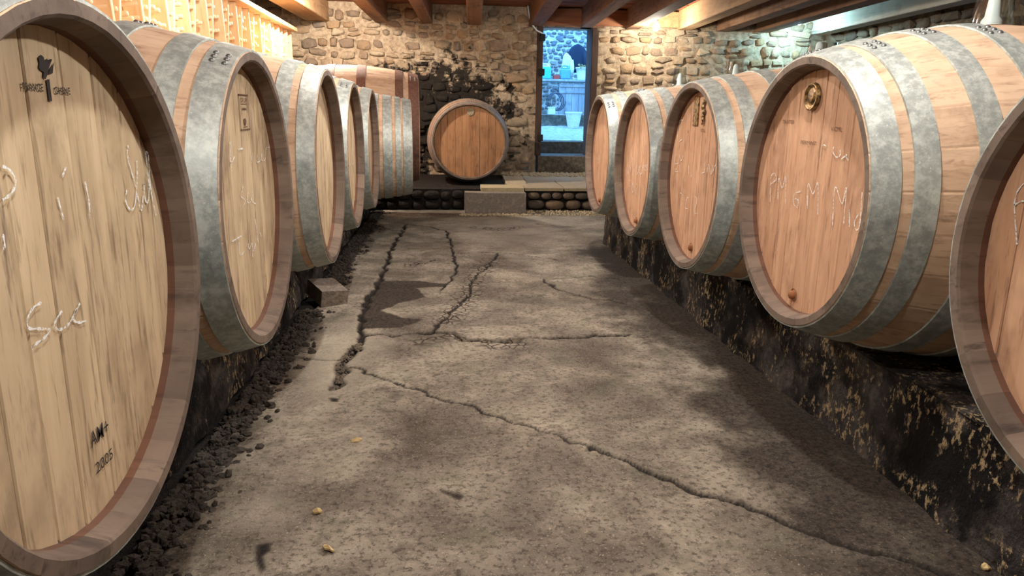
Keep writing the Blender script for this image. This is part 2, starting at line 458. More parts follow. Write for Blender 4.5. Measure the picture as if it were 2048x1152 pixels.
# back wall (with the doorway), built of rubble in lime mortar
bw = lambda s, t, d: (s, WY+d, t)
wall_back = structure('wall_back', join(
    relief('', XL, DX0, ZF, ZC, bw), relief('', DX1, XR, ZF, ZC, bw), relief('', DX0, DX1, DZ1, ZC, bw),
    relief('', WY, WY+1.3, SILL-.6, ZC, lambda s, t, d: (DX0+d*.4, s, t)), relief('', WY, WY+1.3, SILL-.6, ZC, lambda s, t, d: (DX1+d*.4, s, t)),
    relief('', DX0, DX1, WY, WY+1.3, lambda s, t, d: (s, t, DZ1+d*.3)),
    cbox(XL, DX0-.1, WY+.15, WY+1.3, ZF, ZC), cbox(DX1+.1, XR, WY+.15, WY+1.3, ZF, ZC), cbox(DX0-.1, DX1+.1, WY+.15, WY+1.3, DZ1+.1, ZC)), M['mortar'], True)
def door_skip(s, t, w_, h): return DX0-w_*.42 < s < DX1+w_*.42 and t < DZ1+.05 or t > ZC or t+h/2 > ZC+.1
def wall_key(q):
    s, t = q[0], q[1]
    vis = (-5.0 < s < 12.6 and t > .95 and t < 2.95) or (-.9 < s < 3.3 and t > -1.9) or (DX1 < s < 6.2 and t > .2)
    return (0 if vis else 1, -q[2]*q[3])
set_stones(wall_back, lay_stones(XL, XR, -2.0, ZC-.05, (.24, .40), (.26, .66), 5, door_skip),
           lambda s, t, d: ((s, WY+d, t), 0, None), 'stone', .24, .0, 300, wall_key)
# left, right and rear walls
wall_left = structure('wall_left', relief('', YF, WY, ZF, ZC, lambda s, t, d: (XL+d, s, t), .25), M['limewash'], True)
wall_right = structure('wall_right', relief('', YF, WY, ZF, ZC, lambda s, t, d: (XR+d, s, t), .25), M['mortar_dim'], True)
set_stones(wall_right, lay_stones(6, WY, .6, ZC, (.3, .46), (.32, .8), 8, lambda *a: False),
           lambda s, t, d: ((XR+d, s, t), PI/2, None), 'stone_dim', .26, .03, 120, lambda q: -q[0])
wall_front = structure('wall_front', relief('', XL, XR, ZF, ZC, lambda s, t, d: (s, YF+d, t), .4), M['back_plaster'], True)

# ceiling: planks above joists that run along the cellar
ceiling = structure('ceiling', cbox(XL, XR, YF, 17.0, ZC+.02, ZC+.3), M['plank'])
y = 17.0; pk = mesh('plank', *cbox(-.5*(XR-XL), .5*(XR-XL), -.235, .235, 0, .16, .012), M['plank'])
while y < WY+.3:
    link('plank', pk, ceiling, loc((XL+XR)/2, y+.24, ZC+rng.uniform(-.015, .015))); y += .48
DIRX = .0387
def joist(x0, x1, mat, zb=BEAMZ, h=.62, label=None, y0=YF+.1, y1=WY+.25):
    L = y1-y0; wd = x1-x0
    v, f = cbox(-wd/2, wd/2, -L, 0, 0, h, .02)
    o = link('joist', mesh('joist', v, f, M[mat]), ceiling, loc((x0+x1)/2+(y1-WY)*DIRX, y1, zb), (0, 0, -math.atan(DIRX)))
    if label: o['label'] = label
    return o
JX = [(-2.21,-1.79,'joist'), (-.70,-.34,'joist'), (.8,1.24,'joist'), (2.82,3.28,'joist'), (4.55,4.95,'joist'), (6.08,6.55,'joist'),
      (7.84,8.32,'joist_pale'), (9.21,9.7,'joist'), (10.57,11.1,'joist')]
for a, b, k in JX: joist(a, b, k)
joist(12.6, 13.1, 'joist_grey', 2.78, .5, 'pale grey joist beside the right wall')
joist(-4.4, -3.66, 'joist_pale', 2.80, .62, 'pale timber beside the left wall', 17.0)
# boards closing the bays over the wall, and the lintel
for a, b in ((3.28, 4.55), (4.95, 6.08), (6.55, 7.84)):
    link('bay_board', mesh('bay_board', *cbox(-(b-a)/2, (b-a)/2, -.06, .06, 0, .5, .012), M['plank'] if a < 6 else M['joist_pale']), ceiling, loc((a+b)/2, WY-.18, BEAMZ+.06))

# floor: one cracked concrete slab
def ray(u, v):
    d = FWD + RGT*((u-1024)/F_PX) + UPV*((576-v)/F_PX); return d
def on_floor(u, v):
    d = ray(u, v); k = ZF/d.z; return (d.x*k, d.y*k)
CRACKS = [  # width, depth, points
    (.035, .05, [(812,448),(800,470),(785,490),(772,528),(757,562),(737,598),(722,630),(724,660),(728,668),(712,690),(692,710),(680,728)]),
    (.055, .06, [(712,690),(692,712),(680,730),(681,750),(668,778)]),
    (.028, .05, [(728,668),(790,671),(870,662),(905,668),(940,678),(1000,681),(1060,676),(1120,674),(1190,670),(1258,668)]),
    (.05, .05, [(925,676),(960,681),(1000,684),(1035,680)]),
    (.016, .03, [(575,716),(620,719),(668,718),(690,715)]),
    (.014, .018, [(700,735),(790,765),(880,795),(960,820),(1040,845),(1120,872),(1200,905)]),
    (.022, .03, [(1180,897),(1300,945),(1400,985),(1500,1018),(1600,1055),(1700,1090),(1800,1125),(1890,1150),(1960,1175)]),
    (.022, .03, [(780,445),(850,452),(893,462),(905,500),(915,545),(900,562),(880,580)]),
    (.02, .03, [(1000,505),(975,535),(945,560),(940,590),(915,610),(890,640),(868,662)]),
    (.022, .035, [(1085,556),(1110,575),(1140,585),(1180,597),(1250,606)]),
    (.014, .03, [(1110,556),(1180,552),(1240,560)]),
    (.014, .02, [(960,505),(1030,508),(1080,515),(1120,521)]),
    (.03, .03, [(1070,447),(1110,451),(1150,455)]),
    (.016, .03, [(755,452),(790,462),(806,460)]),
    (.02, .035, [(262,1090),(300,1050),(330,1040)]),
    (.018, .03, [(400,905),(440,890),(455,865),(465,845)]),
    (.03, .03, [(290,1150),(312,1112),(330,1085)]),
]
CRACKLE = [(.5, [(980,520),(950,560),(930,600),(900,640)]), (.35, [(820,530),(850,525),(880,522)]), (.4, [(950,455),(1000,460),(1040,455)]), (.3, [(840,680),(900,672)]), (.3, [(980,690),(1040,688)])]
STAINS = [(1.0, [(757,560),(830,561),(905,568),(880,574),(830,575),(852,594),(800,608),(762,622),(800,636),(850,640),(800,655),(722,657),(721,630),(738,594)]),
          (1.0, [(515,1090),(541,1085),(541,1101),(526,1113),(530,1135),(520,1147),(512,1122)]), (.8, [(880,978),(925,992),(920,1000),(885,986)]),
          (1.0, [(660,796),(676,797),(676,804),(664,803)])]
def poly_sd(P, px, py):
    """signed distance to a polygon (negative inside)"""
    d = np.full(px.shape, 1e9); ins = np.zeros(px.shape, bool); n = len(P)
    for i in range(n):
        (ax, ay), (bx, by) = P[i], P[(i+1) % n]
        t = np.clip(((px-ax)*(bx-ax)+(py-ay)*(by-ay))/((bx-ax)**2+(by-ay)**2+1e-12), 0, 1)
        d = np.minimum(d, np.hypot(px-ax-t*(bx-ax), py-ay-t*(by-ay)))
        c = ((ay > py) != (by > py)) & (px < (bx-ax)*(py-ay)/((by-ay) if abs(by-ay) > 1e-9 else 1e-9)+ax); ins ^= c
    return np.where(ins, -d, d)
def line_d(P, px, py):
    d = np.full(px.shape, 1e9)
    for (ax, ay), (bx, by) in zip(P[:-1], P[1:]):
        t = np.clip(((px-ax)*(bx-ax)+(py-ay)*(by-ay))/((bx-ax)**2+(by-ay)**2+1e-12), 0, 1)
        d = np.minimum(d, np.hypot(px-ax-t*(bx-ax), py-ay-t*(by-ay)))
    return d
FX0 = -1.74
ys = np.concatenate([[YF, 0.0, 1.2], 1.5+np.cumsum(np.interp(np.linspace(0, 1, 620), [0, 1], [.0165, .0455]))]); ys = ys[ys < 20.4]; ys[-1] = 20.4
xs = np.concatenate([np.linspace(FX0, 3.5, 300), np.linspace(3.6, 7.0, 18)])
gx, gy = np.meshgrid(xs, ys)
edge = (fbm(gy*2.2, gy*0+3.1, 21)-.5)*.16*np.clip(1-(gx-FX0)/.35, 0, 1)
gx2 = gx+edge
jx = gx2 + (fbm(gx*5, gy*5, 31)-.5)*.16; jy = gy + (fbm(gx*5+40, gy*5, 41)-.5)*.2
hgt = (fbm(gx*1.1, gy*1.1, 51)-.5)*.03 + (fbm(gx*7, gy*7, 61, 3)-.5)*.012
crack = np.zeros_like(gx); crackle = np.zeros_like(gx); stain = np.zeros_like(gx)
for wd, dp, P in CRACKS:
    Q = [on_floor(*p) for p in P]; d = line_d(Q, jx, jy)
    f = np.exp(-(d/wd)**2)*np.clip(.55+fbm(gx*4, gy*4, 71), 0, 1)
    hgt -= dp*f; crack = np.maximum(crack, np.clip(f*2.4-.12, 0, 1))
for wd, P in CRACKLE:
    d = line_d([on_floor(*p) for p in P], jx, jy); crackle = np.maximum(crackle, np.clip(1.4-d/wd*2.0, 0, 1))
for a, P in STAINS:
    d = poly_sd([on_floor(*p) for p in P], gx2+(jx-gx2)*(.6 if len(P) > 8 else .15), gy+(jy-gy)*(.6 if len(P) > 8 else .15)); stain = np.maximum(stain, a*np.clip(.5-d/.05, 0, 1)*.85)
    if len(P) < 9: crack = np.maximum(crack, a*np.clip(.5-d/.03, 0, 1))
nz = fbm(gx*1.6, gy*1.6, 81)
stain = np.maximum(stain, np.clip((gx-1.95)/1.15+(nz-.5)*1.6, 0, 1)*np.clip((15.0-gy)/1.2, 0, 1)*.93)                  # damp and painted-in barrel shade along the right plinth
stain = np.maximum(stain, np.clip((FX0+.32-gx)/.35+(nz-.5)*1.5, 0, 1)*.6*np.clip((20-gy)/2, 0, 1))        # and along the gutter
d = np.hypot((gx-1.05)/1.1, (gy-10.2)/1.6); stain = np.maximum(stain, np.clip(1.0-d+(nz-.5)*1.4, 0, 1)*.5)
d = np.hypot((gx+.2)/1.6, (gy-19.3)/1.6); stain = np.maximum(stain, np.clip(1.1-d+(nz-.5)*1.2, 0, 1)*.55*(gx < .6))
stain = np.maximum(stain, np.clip((4.6-gy)/2.2+(nz-.5)*1.6, 0, 1)*.38)                                            # trodden dirt in the foreground
pale = np.clip(1.0-np.hypot((gx+1.15)/.55, (gy-7.0)/2.6)+(nz-.5)*1.5, 0, 1)
pale = np.maximum(pale, np.clip(1.1-np.hypot((gx-1.6)/2.2, (gy-16.6)/3.0)+(nz-.5)*1.2, 0, 1))
ny, nx = gx.shape
V = np.stack([gx2, gy, hgt], -1).reshape(-1, 3)
idx = np.arange(ny*nx).reshape(ny, nx)
F = np.stack([idx[:-1,:-1], idx[:-1,1:], idx[1:,1:], idx[1:,:-1]], -1).reshape(-1, 4)
fm = bpy.data.meshes.new('floor'); fm.from_pydata((V*S).tolist(), [], F.tolist())
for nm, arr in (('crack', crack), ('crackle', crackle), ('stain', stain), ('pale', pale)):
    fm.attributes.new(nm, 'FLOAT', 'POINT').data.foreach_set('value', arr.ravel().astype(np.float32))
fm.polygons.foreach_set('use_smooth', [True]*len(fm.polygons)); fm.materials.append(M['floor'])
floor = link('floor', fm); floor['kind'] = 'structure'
link('floor_base', mesh('floor_base', *cbox(XL, XR, YF, WY, -.5, -.09), M['dark_ledge']), floor)

# ------------------------------------------------------------------ plinths under the barrel rows, ledge, steps
PT = -1.84
def plinth(name, label, x0, x1, y0, y1, face, seed):
    """a rough concrete bench: top, aisle face and ends roughened"""
    e = empty(name, loc(face, (y0+y1)/2, ZF)); tag(e, label, 'plinth')
    fx = 0; o = 1 if x1 > face+.1 else -1; dpt = (x1-face) if o > 0 else (face-x0); cy = (y0+y1)/2
    top = relief('', 0, dpt, y0-cy, y1-cy, lambda s, t, d: (o*s+(d*.5 if s < .01 else 0), t, PT-ZF+d*.6), .12, .03, seed)
    front = relief('', y0-cy, y1-cy, 0, PT-ZF, lambda s, t, d: (-o*(d-.0)-o*.05*(1-t/(PT-ZF)), s, t), .07, .05, seed)
    ends = [relief('', 0, dpt, 0, PT-ZF, lambda s, t, d, q=q: (o*s, q-cy+d*.4, t), .12, .05, seed+1) for q in (y0, y1)]
    link('bench_body', mesh('bench_body', *join(top, front, *ends), M['plinth'], True), e)
    return e
plinth('barrel_plinth', 'low mouldy concrete bench carrying the right barrel row', 3.35, 6.9, YF+.2, 14.6, 3.35, 5)
plinth('barrel_plinth', 'low dark concrete bench carrying the left barrel row', -6.1, -2.04, YF+.2, 19.75, -2.04, 6)

# raised ledge in front of the back wall
led = empty('stone_ledge', loc(0, 19.9, ZF)); tag(led, 'raised rubble ledge below the back wall', 'ledge')
lv = relief('', -6, 6.5, 20.05, WY-.1, lambda s, t, d: (s, t-19.9, -2.06-ZF+d*.5), .15, .04, 3)
lf = relief('', -6, 6.5, 0, -2.06-ZF, lambda s, t, d: (s, .15+d, t), .1, .05, 4)
link('ledge_body', mesh('ledge_body', *join(lv, lf), M['dark_ledge'], True), led)
cob = [mesh('cobble', *lump(300+i, .75, 2, .1), M['cobble'], True) for i in range(6)]
cobd = [mesh('cobble', *lump(320+i, .75, 2, .1), M['dark_ledge'], True) for i in range(4)]  # darkened cobble copies: mould plus painted shade
r = random.Random(4); x = 2.32
for k, wd in enumerate((.36, .30, .30, .34, .40, .42, .4, .4)):
    link('cobble', cob[k % 6], led, (S*(x+wd/2), S*.10, S*(.40+r.uniform(-.02,.02))), None, (wd, .34, .20)); x += wd+.01
x = 2.30
for k, wd in enumerate((.5, .56, .44, .62, .5, .4)):
    link('cobble', cob[(k*2+1) % 6], led, (S*(x+wd/2), S*.06, S*(.15+r.uniform(-.02,.02))), None, (wd, .4, .27)); x += wd+.01
x = -1.9
while x < .5:
    wd = r.uniform(.25, .5)
    for q in (.14, .40): link('cobble', r.choice(cobd), led, (S*(x+wd/2), S*.12, S*(q+r.uniform(-.03,.03))), None, (wd*.95, .3, .25))
    x += wd
def slab(label, x0, x1, y0, y1, z0, z1, tilt=(0,0,0), mat='slab', name='paving_slab', cat='slab', group=None, jag=.02, seed=0):
    """a worn stone slab with uneven edges"""
    bm = bmesh.new(); bmesh.ops.create_cube(bm, size=1)
    bmesh.ops.subdivide_edges(bm, edges=bm.edges[:], cuts=5, use_grid_fill=True)
    rr = random.Random(seed)
    for v in bm.verts:
        p = v.co
        v.co = (p.x*(x1-x0), p.y*(y1-y0), (p.z+.5)*(z1-z0))
        e = sum(abs(abs(c)-.5) < 1e-4 for c in p)
        if e >= 1: v.co += Vector((rr.uniform(-jag, jag), rr.uniform(-jag, jag), rr.uniform(-jag, jag)*.5))*(1.0 if e > 1 else .4)
    bm.verts.index_update(); vf = ([tuple(v.co) for v in bm.verts], [tuple(v.index for v in f.verts) for f in bm.faces]); bm.free()
    o = link(name, mesh(name, *vf, M[mat]), None, loc((x0+x1)/2, (y0+y1)/2, z0), tilt)
    return tag(o, label, cat, group)
G1 = 'slabs of the landing below the doorway'
slab('long pale paving slab on the landing left of the slanting joint', 2.24, 3.32, 19.95, 21.9, -2.07, -1.99, (.02,0,0), group=G1, seed=1)
slab('pale paving slab right of the slanting joint, near the first right barrel', 3.36, 4.9, 19.95, 21.9, -2.07, -1.99, (.02,0,0), group=G1, seed=2)
slab('square tilted paving slab between the end barrel and the doorway', 1.78, 2.36, 20.35, 21.7, -2.05, -1.93, (.16,0,.05), group=G1, seed=3)
slab('thin paving slab lying behind the concrete block', 1.0, 2.16, 19.45, 20.2, -2.06, -1.95, (.03,0,0), group=G1, seed=4)
slab('long rear paving slab against the lowest doorway step', 2.5, 5.0, 21.95, 24.3, -2.07, -1.97, (.03,0,0), group=G1, seed=5)
slab('rough grey concrete block at the foot of the ledge', .55, 2.17, 19.05, 19.6, ZF, -2.06, (0,0,.01), 'block', 'concrete_block', 'block', jag=.025, seed=6)
slab('dark worn stone step across the doorway threshold', DX0+.03, DX1-.03, 24.55, 26.5, -2.03, -1.39, (0,0,0), 'step_stone', 'stone_step', 'step', 'doorway steps', .03, 7)
slab('second dark stone step leading up to the yard', DX0+.03, DX1+.3, 26.6, 28.4, -2.0, -.98, (0,0,0), 'step_stone', 'stone_step', 'step', 'doorway steps', .03, 8)
slab('loose pale concrete brick lying by the left gutter', -1.86, -1.48, 9.75, 10.35, ZF+.02, ZF+.24, (.1,.08,.5), 'block', 'loose_brick', 'brick', None, .03, 9)

# gravel in the left gutter
def gravel(name, n, spot, size, seed, label, mat='gravel'):
    rr = random.Random(seed); base = [lump(700+i, .8, 0 if size[1] < .05 else 1, .2) for i in range(6)]; V, F = [], []
    for _ in range(n):
        x, y, z = spot(rr); s_ = rr.uniform(*size); v, f = rr.choice(base); k = len(V)
        R = Matrix.Rotation(rr.uniform(0, 6), 3, 'Z') @ Matrix.Rotation(rr.uniform(0, 3), 3, 'X'); q = (s_*rr.uniform(.8, 1.4), s_, s_*.8)
        V += [tuple(R @ Vector((a*q[0], b*q[1], c*q[2])) + Vector((x, y, z+H))) for a, b, c in v]; F += [tuple(i+k for i in p) for p in f]
    o = link(name, mesh(name, V, F, M[mat])); tag(o, label, 'gravel', None, 'stuff'); return o
def gut(rr):
    y = rr.uniform(1.6, 19.6); y = y+.9 if 9.55 < y < 10.5 and y < 18 else y; return (rr.uniform(-1.92, -1.64)+(rr.random() < .12)*rr.uniform(0, .22), y, ZF-.02+rr.uniform(-.02, .03))
gravel('gutter_gravel', 5200, gut, (.035, .085), 5, 'dark gravel filling the gutter along the left bench')
link('gutter_bed', mesh('gutter_bed', *move(relief('', -2.2, -1.6, 0, 20, lambda s, t, d: (s, t, ZF-.05+d+H), .12, .03, 8)), M['dark_ledge'], True), floor)
gravel('rubble_crumbs', 420, lambda rr: (lambda x: (x, rr.uniform(18.7, 19.0 if x < 2.25 else 19.72), ZF+.01))(rr.uniform(.4, 4.6)), (.03, .07), 6, 'pale crumbs scattered at the foot of the ledge', 'slab')
gravel('wall_debris', 380, lambda rr: (rr.uniform(1.9, 4.9), rr.uniform(23.2, 24.5), -1.96), (.04, .13), 9, 'pale rubble debris lying below the doorway step', 'slab')
ckp = [on_floor(*p) for p in ((712,690),(692,712),(681,732),(680,752),(668,778))] + [on_floor(*p) for p in ((930,678),(980,683),(1035,681))]
gravel('crack_rubble', 420, lambda rr: (lambda c: (c[0]+rr.gauss(0, .05), c[1]+rr.gauss(0, .08), ZF-.03))(rr.choice(ckp)), (.02, .045), 12, 'dark crumbs filling the wide floor cracks')

# ------------------------------------------------------------------ barrels
CHALK = {
'L1': [[(-.224,.002),(-.272,-.001),(-.31,-.022),(-.318,-.058),(-.261,-.079),(-.199,-.101),(-.233,-.118),(-.283,-.122),(-.318,-.13)],[(-.103,-.059),(-.147,-.078),(-.167,-.099),(-.137,-.12),(-.087,-.121),(-.042,-.105),(.024,-.066)],[(-.003,-.08),(-.034,-.111),(-.004,-.133),(.058,-.143)],[(.594,.49),(.577,.443),(.603,.37),(.627,.307)],[(.532,.304),(.509,.263),(.53,.227),(.562,.215),(.605,.241),(.653,.351),(.666,.419)],[(.633,.276),(.66,.199),(.72,.318)],[(.719,.314),(.712,.251),(.735,.225),(.771,.285),(.772,.439),(.799,.43),(.785,.3),(.818,.149)],[(-.326,.466),(-.293,.453),(-.27,.424),(-.28,.395),(-.318,.374),(-.352,.365)],[(.052,.436),(.017,.405)],[(-.031,.336),(-.014,.253)],[(.177,.372),(.189,.298),(.179,.232)],[(-.378,.262),(-.376,.229),(-.39,.21)]],
'L2': [[(-.27,.418),(-.287,.317),(-.27,.229)],[(-.289,.281),(-.194,.316)],[(-.096,.359),(.016,.361)],[(.225,.303),(.226,.25)],[(.401,.301),(.386,.244),(.49,.254),(.54,.31),(.524,.252),(.631,.249),(.689,.329),(.802,.332)],[(-.038,.11),(-.098,.046),(-.008,.005),(-.075,-.027)],[(.079,.05),(.037,.007),(.074,-.025),(.115,-.018)],[(.216,.04),(.152,.002),(.196,-.032),(.265,-.051)],[(-.399,-.219),(-.17,-.22)],[(-.24,-.22),(-.241,-.329),(-.189,-.343),(-.113,-.329)],[(-.016,-.299),(.002,-.343),(.087,-.317),(.076,-.415)],[(.102,-.378),(.179,-.334),(.148,-.387)],[(.226,-.16),(.239,-.293),(.28,-.365)],[(.328,-.274),(.352,-.312)]],
'L4': [[(-.094,-.069),(.165,-.139),(.33,-.077),(.457,-.15),(.677,-.089)]],
'R4': [[(-.622,-.133),(-.656,.063),(-.594,.112),(-.551,.065),(-.64,.02)],[(-.482,-.095),(-.505,.076),(-.425,.005),(-.387,.108),(-.336,-.113)],[(-.114,.009),(-.208,-.021),(-.206,-.09),(-.142,-.117),(-.125,-.067),(-.191,-.054)],[(.023,-.103),(-.006,.081),(.082,.011),(.135,.101),(.188,-.133)],[(.409,-.178),(.382,.093),(.498,-.011),(.527,.107),(.551,-.144)],[(.598,-.04),(.625,-.157)],[(.715,-.054),(.68,-.113),(.708,-.162),(.745,-.121),(.726,.093)],[(.3,.372),(.297,.339),(.348,.303),(.397,.317),(.39,.354)],[(.413,.291),(.485,.327)],[(.467,.321),(.509,.289)],[(.13,.373),(.162,.38),(.198,.37)]],
'R3': [[(-.755,.606),(-.701,.397)],[(-.543,.603),(-.674,.596),(-.658,.492)],[(-.629,.36),(-.547,.385)],[(-.711,.212),(-.759,.13),(-.714,.093),(-.61,.111)],[(-.595,.207),(-.528,.144),(-.455,.204)],[(-.667,.045),(-.714,.008),(-.63,.009)],[(-.553,.098),(-.524,.011)],[(-.239,.109),(-.218,.014)],[(-.14,-.012),(-.104,.044)],[(.186,.057),(.269,.078),(.255,.168)],[(.355,.08),(.378,.166),(.464,.069),(.502,.17)],[(.506,.092),(.579,.185)],[(.603,.138),(.672,.219),(.706,.146)],[(-.482,-.225),(-.373,-.241),(-.38,-.32),(-.43,-.382)],[(-.17,-.246),(-.241,-.271),(-.243,-.37),(-.175,-.372)],[(.031,-.208),(.104,-.231),(.095,-.285),(.044,-.365),(.072,-.394),(.163,-.383)]],
'R2': [[(-.603,.088),(-.636,-.022),(-.628,-.138),(-.557,-.158),(-.514,-.047)],[(-.472,-.011),(-.432,-.123)],[(-.383,.101),(-.308,-.17)],[(-.14,.068),(-.102,-.105)],[(-.064,-.142),(.099,.005)],[(.013,-.009),(.079,-.106),(.14,-.113),(.204,-.073),(.189,-.004)],[(.199,-.05),(.256,.016),(.285,-.051),(.352,.03),(.37,-.052),(.419,.042),(.45,-.038)],[(-.488,-.244),(-.434,-.264)],[(-.442,-.306),(-.431,-.355)],[(-.239,-.27),(-.337,-.337),(-.256,-.411),(-.192,-.339),(-.251,-.288)],[(-.069,-.262),(-.013,-.305),(-.073,-.383),(.014,-.43)]],
'R5': [[(-.783,.219),(-.722,.032)],[(-.782,.215),(-.737,.241),(-.666,.241)],[(-.782,.215),(-.78,.278),(-.739,.332),(-.682,.354)]],
'R1': [[(-.458,-.05),(-.397,-.182)],[(-.299,-.024),(-.275,-.14),(-.328,-.043)]],
}
HEAD = .13        # how far the head sits back from the chime

def smooth_line(P, n=5):
    if len(P) < 3: return P
    Q = [P[0]]+list(P)+[P[-1]]; out = []
    for i in range(1, len(Q)-2):
        p0, p1, p2, p3 = (Vector(q) for q in Q[i-1:i+3])
        for k in range(n):
            t = k/n
            out.append(.5*((2*p1)+(p2-p0)*t+(2*p0-5*p1+4*p2-p3)*t*t+(3*p1-p0-3*p2+p3)*t**3))
    out.append(Vector(Q[-2])); return [(q[0], q[1]) for q in out]

def ribbon(lines, wd, x, zc, th=.003):
    """strokes drawn on the head: (right, up) -> local (x, -right, zc+up)"""
    V, F = [], []
    for P in lines:
        P = smooth_line(P); k = len(V); n = len(P)
        for i, p in enumerate(P):
            a, b = Vector(P[max(i-1, 0)]), Vector(P[min(i+1, n-1)]); t = (b-a)
            t = t.normalized() if t.length > 1e-6 else Vector((1, 0)); q = Vector((-t.y, t.x))*wd*.5*(.7+.3*math.sin(i*1.3))
            for s_ in (-1, 1): V.append((x, -(p[0]+s_*q.x), zc+p[1]+s_*q.y))
        for i in range(n-1): F.append((k+2*i, k+2*i+1, k+2*i+3, k+2*i+2))
    return V, F

def flat_poly(P, x, zc, th=.004):
    n = len(P)
    V = [(x, -a, zc+b) for a, b in P]
    return V, [tuple(range(n))]

def lettering(txt, a, b, wd, ht, x, zc, font_bold=0.0):
    """printed words on the head: box (a, b) lower left, wd by ht"""
    cu = bpy.data.curves.new('lettering', 'FONT'); cu.body = txt; cu.offset = font_bold; cu.resolution_u = 3
    ob = bpy.data.objects.new('lettering', cu); COL.objects.link(ob)
    dg = bpy.context.evaluated_depsgraph_get(); me = ob.evaluated_get(dg).to_mesh()
    v = [tuple(q.co) for q in me.vertices]; f = [tuple(p.vertices) for p in me.polygons]
    ob.to_mesh_clear() if False else None
    bpy.data.objects.remove(ob); bpy.data.curves.remove(cu)
    x0, x1 = min(q[0] for q in v), max(q[0] for q in v); y0, y1 = min(q[1] for q in v), max(q[1] for q in v)
    return [(x, -(a+(q[0]-x0)/(x1-x0)*wd), zc+b+(q[1]-y0)/(y1-y0)*ht) for q in v], f

def barrel(key, label, group, X, Y, z, rad, rb, L, rz, head='head_pale', stave='stave', hoop='zinc', hoops=None, N=26, seed=0, boards=9, name='barrel', cw=.085, HEAD=.13):
    """axis along local x, front head at x = 0 facing -x; base of the bilge on z = 0"""
    rr = random.Random(seed)
    e = empty(name, loc(X, Y, z-rb), rz); tag(e, label, 'barrel', group)
    zc = rb; ro = lambda x: rb-(rb-rad)*((x-L/2)/(L/2))**2
    # staves
    n_s, wdt = 15, 2*PI/N*.999
    xo = [L*i/(n_s-1) for i in range(n_s)]
    sect = [(x, ro(x)) for x in xo] + [(L, rad-cw*.6), (L-HEAD, rad-cw), (L-HEAD-.02, rad-.12), (L/2, rb-.09), (HEAD+.02, rad-.12), (HEAD, rad-cw), (HEAD-.035, rad-cw+.003), (.012, rad-cw*.72), (0, rad-cw*.58)]
    ids = [0]*(n_s-1) + [1]*9
    V, F, mi = [], [], []; ang = [-wdt/2, -wdt/2+.012, 0, wdt/2-.012, wdt/2]
    for j, a in enumerate(ang):
        for i, (x, r_) in enumerate(sect):
            q = r_-(.0025 if j in (0, 4) and i < n_s else 0)
            V.append((x, -q*math.sin(a), q*math.cos(a)))
    m_ = len(sect)
    for j in range(4):
        for i in range(m_):
            k = (i+1) % m_; F.append((j*m_+i, j*m_+k, (j+1)*m_+k, (j+1)*m_+i)); mi.append(0 if i < n_s-1 else 2 if i == n_s+5 else 1)
    F.append(tuple(range(m_))[::-1]); mi.append(0); F.append(tuple(range(4*m_, 5*m_))); mi.append(0)
    me = mesh('stave', V, F, [M[stave], M['chime'], M['croze']], False, mi)
    for i in range(N): link('stave', me, e, (0, 0, zc*S), (2*PI*(i+.5)/N, 0, 0))
    # head boards
    Rh = rad-cw+.003; ws = [rr.uniform(.8, 1.2) for _ in range(boards)]; tot = sum(ws); a = -Rh
    for wv in ws:
        b = a+wv/tot*2*Rh; g_ = .0025; K = 6; V, F = [], []
        cols = [a+g_, a+g_+.006]+[a+(b-a)*k/(K-1) for k in range(1, K-1)]+[b-g_-.006, b-g_]
        x_ = HEAD+rr.uniform(-.002, .002)
        for k, c in enumerate(cols):
            hz = math.sqrt(max(1e-5, Rh*Rh-c*c)); xf = x_+(.006 if k in (0, len(cols)-1) else 0)
            V += [(xf, -c, -hz), (xf, -c, hz), (x_+.06, -c, hz), (x_+.06, -c, -hz)]
        for k in range(len(cols)-1):
            p = 4*k
            for i in range(4): F.append((p+i, p+(i+1) % 4, p+4+(i+1) % 4, p+4+i))
        F.append((0, 3, 2, 1)); F.append(tuple(4*(len(cols)-1)+i for i in (0, 1, 2, 3)))
        me = mesh('head_board', V, F, M[head]); link('head_board', me, e, (0, 0, zc*S)); a = b
    vf = lathe([(1e-4, L-HEAD), (rad-cw+.004, L-HEAD), (rad-cw+.004, L-HEAD-.06), (1e-4, L-HEAD-.06)], 40, 'x')
    link('rear_head', mesh('rear_head', *vf, M[head]), e, (0, 0, zc*S))
    # hoops
    hs = hoops or [(.008, .17), (.245, .385), (.61, .76), (.98, 1.13)]
    for x0, x1 in hs + [(L-q, L-p) for p, q in hs]:
        t_ = .014; xm = (x0+x1)/2
        pr = [(ro(x0)+.001, x0), (ro(x0)+t_, x0), (ro(xm)+t_, xm), (ro(x1)+t_, x1), (ro(x1)+.001, x1)]
        vf = lathe(pr[0:2], 72, 'x'); vf = join(vf, lathe(pr[1:4], 72, 'x'), lathe(pr[3:5], 72, 'x'), lathe([pr[4], pr[0]], 72, 'x'))
        ho = link('hoop', mesh('hoop', *vf, M[hoop], True), e, (0, 0, zc*S))
        if x0 < L/2:
            an = rr.uniform(-.5, .6); V = ([], [])
            for q in (-1, 0, 1):
                for h_ in ((x0*.72+x1*.28), (x0*.28+x1*.72)):
                    aa = an+q*.055; R = Matrix.Rotation(aa, 3, 'X'); bump = lathe([(.020, 0), (.017, .009), (.009, .014), (1e-4, .016)], 8)
                    V = join(V, move(bump, tuple(R @ Vector((h_, 0, ro(h_)+t_-.002))), R))
            link('rivets', mesh('rivets', *V, M['rivet'], True), ho)
    if key in CHALK:
        for ln in CHALK[key]: link('chalk_stroke', mesh('chalk_stroke', *ribbon([ln], .0125 if key[0] == 'L' else .011, HEAD-.008, zc), M['chalk']), e)['label'] = 'white chalk stroke'
    return e, zc

